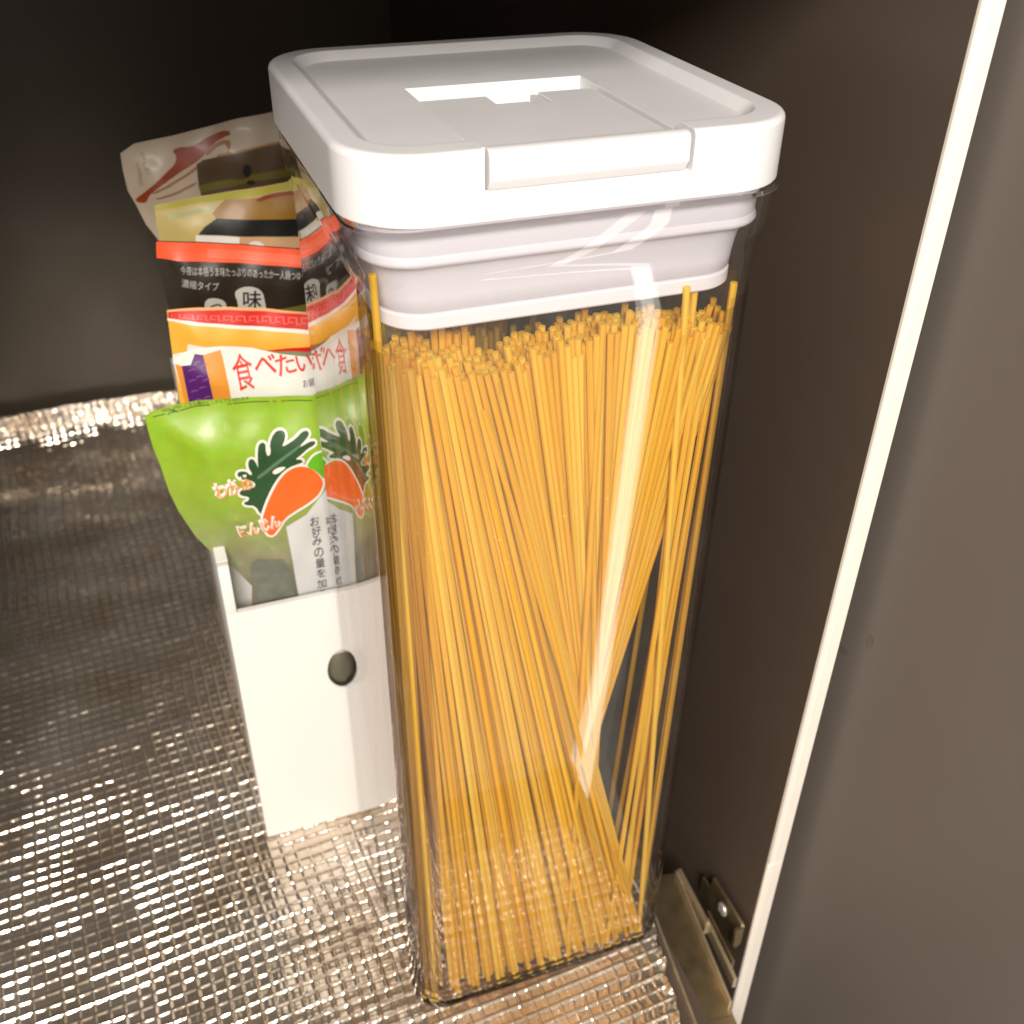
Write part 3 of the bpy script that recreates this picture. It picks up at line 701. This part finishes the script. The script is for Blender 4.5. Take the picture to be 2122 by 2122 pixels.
g.text('lettering', 'にんじん', (697, 1030), (960, 936), 0.48, I['otext'], 0.155, offset=0.012)
for ch, (u, v) in zip('お好みの量を加え', ((1150, 950), (1165, 1025), (1172, 1095), (1185, 1175), (1195, 1250), (1205, 1325), (1212, 1405), (1220, 1480))):
    g.text('lettering', ch, (u, v), (u + 62, v - 12), 0.44, I['black'], 0.036, offset=0.006)
for ch, (u, v) in zip('味噌汁や', ((1262, 950), (1275, 1020), (1285, 1090), (1290, 1160))):
    g.text('lettering', ch, (u, v), (u + 58, v - 12), 0.42, I['black'], 0.036, offset=0.006)
g.text('lettering', '✂', (190, 262), (320, 228), 0.22, I['dtext'], 0.024)
g.text('lettering', 'こちら側のどこからでも切れます', (330, 205), (760, 158), 0.16, I['dtext'], 0.024)
g.put('seal_line', [(120, 268), (400, 196), (800, 166), (1180, 150), (1180, 156), (800, 172), (400, 202), (120, 274)], I['dtext'], 0.006)
g.put('contents_band', [(790, 1200), (900, 1190), (1000, 1175), (1075, 1500), (1080, 1520), (830, 1570), (810, 1420), (760, 1300)], ink('grey_green_contents', (0.17, 0.175, 0.14), var=0.35, scale=300), 0.012, sm=1)
# 2 white / orange / purple packet
c7, k7 = (320, 490), 0.22774
b2 = Packet('noodle_packet', 7.6, 0.06, 18, [('p', 165, 1120), ('p', 235, 1060), ('p', 370, 1018), ('p', 620, 1000), ('p', 900, 1018), ('p', 1150, 1070), ('p', 1400, 1092), ('w', -1.2, 21.2), ('w', 0, 21.0), ('w', -0.7, 1.0), ('w', -8.2, 1.0), ('p', 330, 1700), ('p', 280, 1500), ('p', 225, 1330)],
     I['white'], 'white and orange packet with a purple stripe and big red Japanese lettering', 'food packet', c7, k7, bulge=0.40, wr=0.04, seed=4.4, margin=1.3)
b2.put('orange_stripe', [(185, 1150), (245, 1165), (330, 1560), (290, 1560)], I['amber'], 0.02)
b2.put('purple_stripe', [(245, 1165), (325, 1150), (365, 1062), (440, 1072), (540, 1500), (325, 1560)], I['purple'], 0.022)
b2.put('orange_stripe', [(440, 1072), (600, 1030), (620, 1100), (690, 1460), (540, 1500)], I['amber'], 0.02)
for (u, v) in ((300, 1180), (350, 1120), (310, 1280), (370, 1230), (330, 1380), (400, 1330), (360, 1460), (440, 1420), (410, 1140), (430, 1250)):
    b2.put('wave_print', [(u, v + 26), (u + 30, v), (u + 62, v - 4), (u + 64, v + 4), (u + 34, v + 9), (u + 6, v + 32)], I['lilac'], 0.034)
b2.text('lettering', '食', (735, 1362), (915, 1330), 1.15, I['red'], 0.05, offset=0.006)
b2.text('lettering', 'べ', (905, 1230), (1105, 1215), 0.62, I['red'], 0.05, offset=0.012)
b2.text('lettering', 'た', (1120, 1245), (1290, 1205), 0.66, I['red'], 0.05, offset=0.012)
b2.text('lettering', 'い', (1300, 1215), (1440, 1185), 0.55, I['red'], 0.05, offset=0.012)
b2.text('lettering', 'お鍋', (1335, 1330), (1442, 1318), 0.26, I['purple'], 0.05, offset=0.0)
# 3 yellow packet with the red key-pattern band
b3 = Packet('yellow_packet', 9.4, 0.05, 20, [('p', 112, 668), ('p', 400, 645), ('p', 700, 645), ('p', 1000, 660), ('p', 1360, 690), ('w', -2, 21.4), ('w', -0.3, 21.3), ('w', -0.7, 1.0), ('w', -8.3, 1.0), ('p', 230, 1500), ('p', 165, 1080)],
     I['yell'], 'yellow orange packet with a red key-pattern band along its top', 'food packet', c7, k7, bulge=0.35, wr=0.05, seed=1.2, margin=1.2)
b3.put('red_band', [(120, 685), (400, 668), (700, 668), (1000, 684), (1360, 706), (1430, 712), (1430, 832), (1360, 826), (900, 800), (128, 742)], I['band'], 0.02)
b3.put('pale_line', [(115, 742), (900, 800), (1430, 832), (1430, 862), (1360, 858), (900, 828), (118, 766)], I['cream'], 0.022)
b3.put('pale_line', [(114, 672), (400, 650), (700, 650), (1000, 666), (1430, 694), (1430, 704), (1000, 680), (700, 664), (400, 664), (116, 686)], I['pink'], 0.022)
for i in range(11):
    u = 150 + i * 118; vb = 735 + i * 6.3; vt = 700 + i * 3.2; hgt = vb - vt
    for q in (((0, 0), (84, 0), (84, .14), (0, .14)), ((70, 0), (84, 0), (84, 1), (70, 1)), ((0, 0), (12, 0), (12, .75), (0, .75)), ((0, .62), (50, .62), (50, .75), (0, .75)), ((84, .87), (118, .87), (118, 1), (84, 1))):
        b3.put('key_pattern', [(u + a, vt + hgt * b) for a, b in q], I['key'], 0.034, step=0.6)
b3.put('pale_corner', [(300, 960), (420, 962), (620, 1000), (590, 1060), (170, 1160), (165, 1080), (290, 1030)], I['cream'], 0.02, label='pale folded corner of the yellow packet')
b3.put('red_sliver', [(1010, 1000), (1400, 958), (1480, 950), (1480, 1000), (1400, 1003), (1060, 1010)], I['band'], 0.02)
b3.put('sage_band', [(700, 1010), (1010, 1002), (1480, 1003), (1480, 1120), (1400, 1110), (1000, 1080)], I['sage'], 0.018)
# 4 black packet with the vermilion zip band
b4 = Packet('black_packet', 11.2, 0.05, 22, [('p', 12, 40), ('p', 360, 45), ('p', 800, 70), ('p', 1285, 105), ('w', -2, 23.1), ('w', -0.3, 23.0), ('w', -0.7, 1), ('w', -8.3, 1), ('p', 180, 1100), ('p', 130, 650), ('p', 70, 380), ('p', 20, 195)],
     I['bfilm'], 'black packet with a bright vermilion ribbed band across its top', 'food packet', c7, k7, bulge=0.35, wr=0.05, seed=5.2, margin=1.3)
b4.put('top_band', [(14, 44), (360, 49), (800, 74), (1285, 109), (1400, 118), (1400, 266), (1290, 256), (800, 228), (20, 195)], I['vermil'], 0.045)
for k, v in enumerate((0.34, 0.46, 0.58, 0.70)):
    b4.put('zip_rib', [(480, 52 + v * 160), (900, 80 + v * 155), (1400, 118 + v * 150), (1400, 126 + v * 150), (900, 88 + v * 155), (480, 58 + v * 160)], I['vermil2'], 0.07)
b4.text('lettering', '今夜は本格うま味たっぷりのあったか一人鍋つゆ', (230, 318), (1310, 362), 0.30, I['grey'], 0.05, offset=0.0)
b4.text('lettering', '濃縮タイプ', (240, 435), (570, 455), 0.30, I['grey'], 0.05, offset=0.0)
for pts, ch, a, b, hh in (([(445, 660), (440, 590), (450, 540), (490, 515), (560, 520), (620, 545), (645, 590), (640, 665)], 'つ', (495, 650), (600, 650), 0.34),
                          ([(750, 660), (745, 560), (715, 490), (740, 450), (830, 422), (920, 435), (975, 480), (990, 560), (1010, 660)], '味', (790, 610), (960, 612), 0.62)):
    b4.put('badge', pts, I['grey'], 0.03, sm=1); b4.text('lettering', ch, a, b, hh, I['black'], 0.05, offset=0.015)
b4.put('olive_patch', [(1040, 640), (1360, 580), (1400, 600), (1400, 720), (1200, 700)], I['dol'], 0.02)
# 5 pale yellow packet
c6, k6 = (240, 220), 0.20704
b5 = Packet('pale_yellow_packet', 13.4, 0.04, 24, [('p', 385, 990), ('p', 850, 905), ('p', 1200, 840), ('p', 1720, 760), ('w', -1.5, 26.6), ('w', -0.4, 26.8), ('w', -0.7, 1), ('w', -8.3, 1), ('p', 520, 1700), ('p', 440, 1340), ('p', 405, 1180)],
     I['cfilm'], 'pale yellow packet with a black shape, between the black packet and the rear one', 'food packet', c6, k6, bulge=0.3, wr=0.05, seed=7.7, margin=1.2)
b5.put('yellow_band', [(390, 996), (850, 911), (1200, 846), (1720, 766), (1900, 740), (1900, 850), (1700, 830), (1300, 905), (1080, 930), (850, 965), (395, 1040)], I['olive'], 0.02)
b5.put('green_streak', [(480, 1085), (700, 1050), (1000, 975), (1010, 1020), (900, 1045), (700, 1090), (500, 1120)], I['sgreen'], 0.022, sm=1)
b5.put('brown_patch', [(1090, 930), (1300, 915), (1420, 900), (1900, 830), (1900, 1110), (1000, 1105), (960, 1060)], I['brown'], 0.024)
b5.put('rust_streak', [(1380, 930), (1500, 870), (1900, 820), (1900, 860), (1560, 900), (1420, 945)], I['rust'], 0.034, sm=1)
b5.put('black_patch', [(815, 1255), (880, 1180), (1000, 1105), (1750, 1105), (1900, 1110), (1900, 1290), (1770, 1280), (1220, 1268)], I['black'], 0.036)
b5.put('white_patch', [(790, 1262), (1222, 1275), (1222, 1430), (790, 1430)], I['cream'], 0.03)
b5.put('tan_patch', [(1222, 1275), (1780, 1290), (1900, 1295), (1900, 1460), (1222, 1430)], I['tan'], 0.03)
b5.put('white_arc', [(1280, 1400), (1310, 1335), (1380, 1312), (1450, 1335), (1500, 1400)], I['cream'], 0.04, sm=1)
# 6 rearmost off-white packet
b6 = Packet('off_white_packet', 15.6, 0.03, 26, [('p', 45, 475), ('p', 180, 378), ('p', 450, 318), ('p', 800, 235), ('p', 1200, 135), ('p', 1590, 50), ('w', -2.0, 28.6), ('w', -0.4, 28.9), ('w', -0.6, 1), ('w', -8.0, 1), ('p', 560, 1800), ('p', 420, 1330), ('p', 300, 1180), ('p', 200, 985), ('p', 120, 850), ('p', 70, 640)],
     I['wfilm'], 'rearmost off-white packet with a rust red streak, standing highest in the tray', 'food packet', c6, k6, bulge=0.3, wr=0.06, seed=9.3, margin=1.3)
b6.put('red_print', [(190, 935), (260, 870), (390, 740), (500, 640), (590, 560), (605, 490), (555, 432), (640, 402), (740, 400), (820, 360), (920, 300), (1050, 245), (1135, 245), (1150, 285), (1080, 300), (960, 370), (880, 470), (760, 570), (640, 640), (500, 730), (400, 800), (330, 870), (300, 960), (220, 965)], I['rust'], 0.02, sm=1)
b6.put('rust_line', [(390, 900), (500, 860), (600, 830), (700, 780), (800, 735), (800, 760), (700, 805), (600, 855), (480, 890), (400, 915)], I['rusty'], 0.022, sm=1)
b6.put('rust_line', [(350, 840), (560, 740), (760, 620), (860, 510), (880, 515), (780, 640), (560, 765), (370, 860)], I['rusty'], 0.022, sm=1)
b6.put('rust_line', [(880, 470), (960, 380), (1060, 330), (1150, 330), (1130, 430), (1090, 470), (1110, 400), (1080, 360), (990, 400), (920, 470)], I['rusty'], 0.024, sm=1)
b6.put('brown_panel', [(800, 560), (870, 515), (1000, 488), (1640, 350), (1800, 320), (1900, 700), (1700, 730), (850, 880), (820, 780)], I['dbrown'], 0.03)
b6.put('olive_band', [(822, 770), (1150, 705), (1260, 710), (1330, 660), (1880, 560), (1895, 640), (1705, 680), (1400, 720), (848, 850)], I['dol'], 0.036)
b6.put('olive_band', [(850, 880), (1700, 745), (1895, 715), (1900, 760), (1700, 790), (855, 925)], I['olive'], 0.034)
b6.put('gold_line', [(1000, 490), (1640, 350), (1800, 318), (1798, 300), (1640, 330), (1110, 445), (1000, 470)], I['brown'], 0.036)
b6.put('dark_oval', [(1250, 600), (1275, 555), (1320, 560), (1345, 610), (1330, 670), (1300, 690), (1262, 665)], I['black'], 0.044, sm=1)
b6.put('dark_oval', [(1290, 725), (1340, 712), (1385, 725), (1370, 760), (1310, 762)], I['black'], 0.044, sm=1)
for q, (u, v) in enumerate(((262, 480), (275, 530), (290, 580), (305, 630), (210, 590), (225, 640), (232, 700), (240, 750))):
    b6.text('lettering', '香ばしい海老風味'[q], (u, v + 45), (u + 40, v + 36), 0.24, I['faded'], 0.02, offset=0.01)
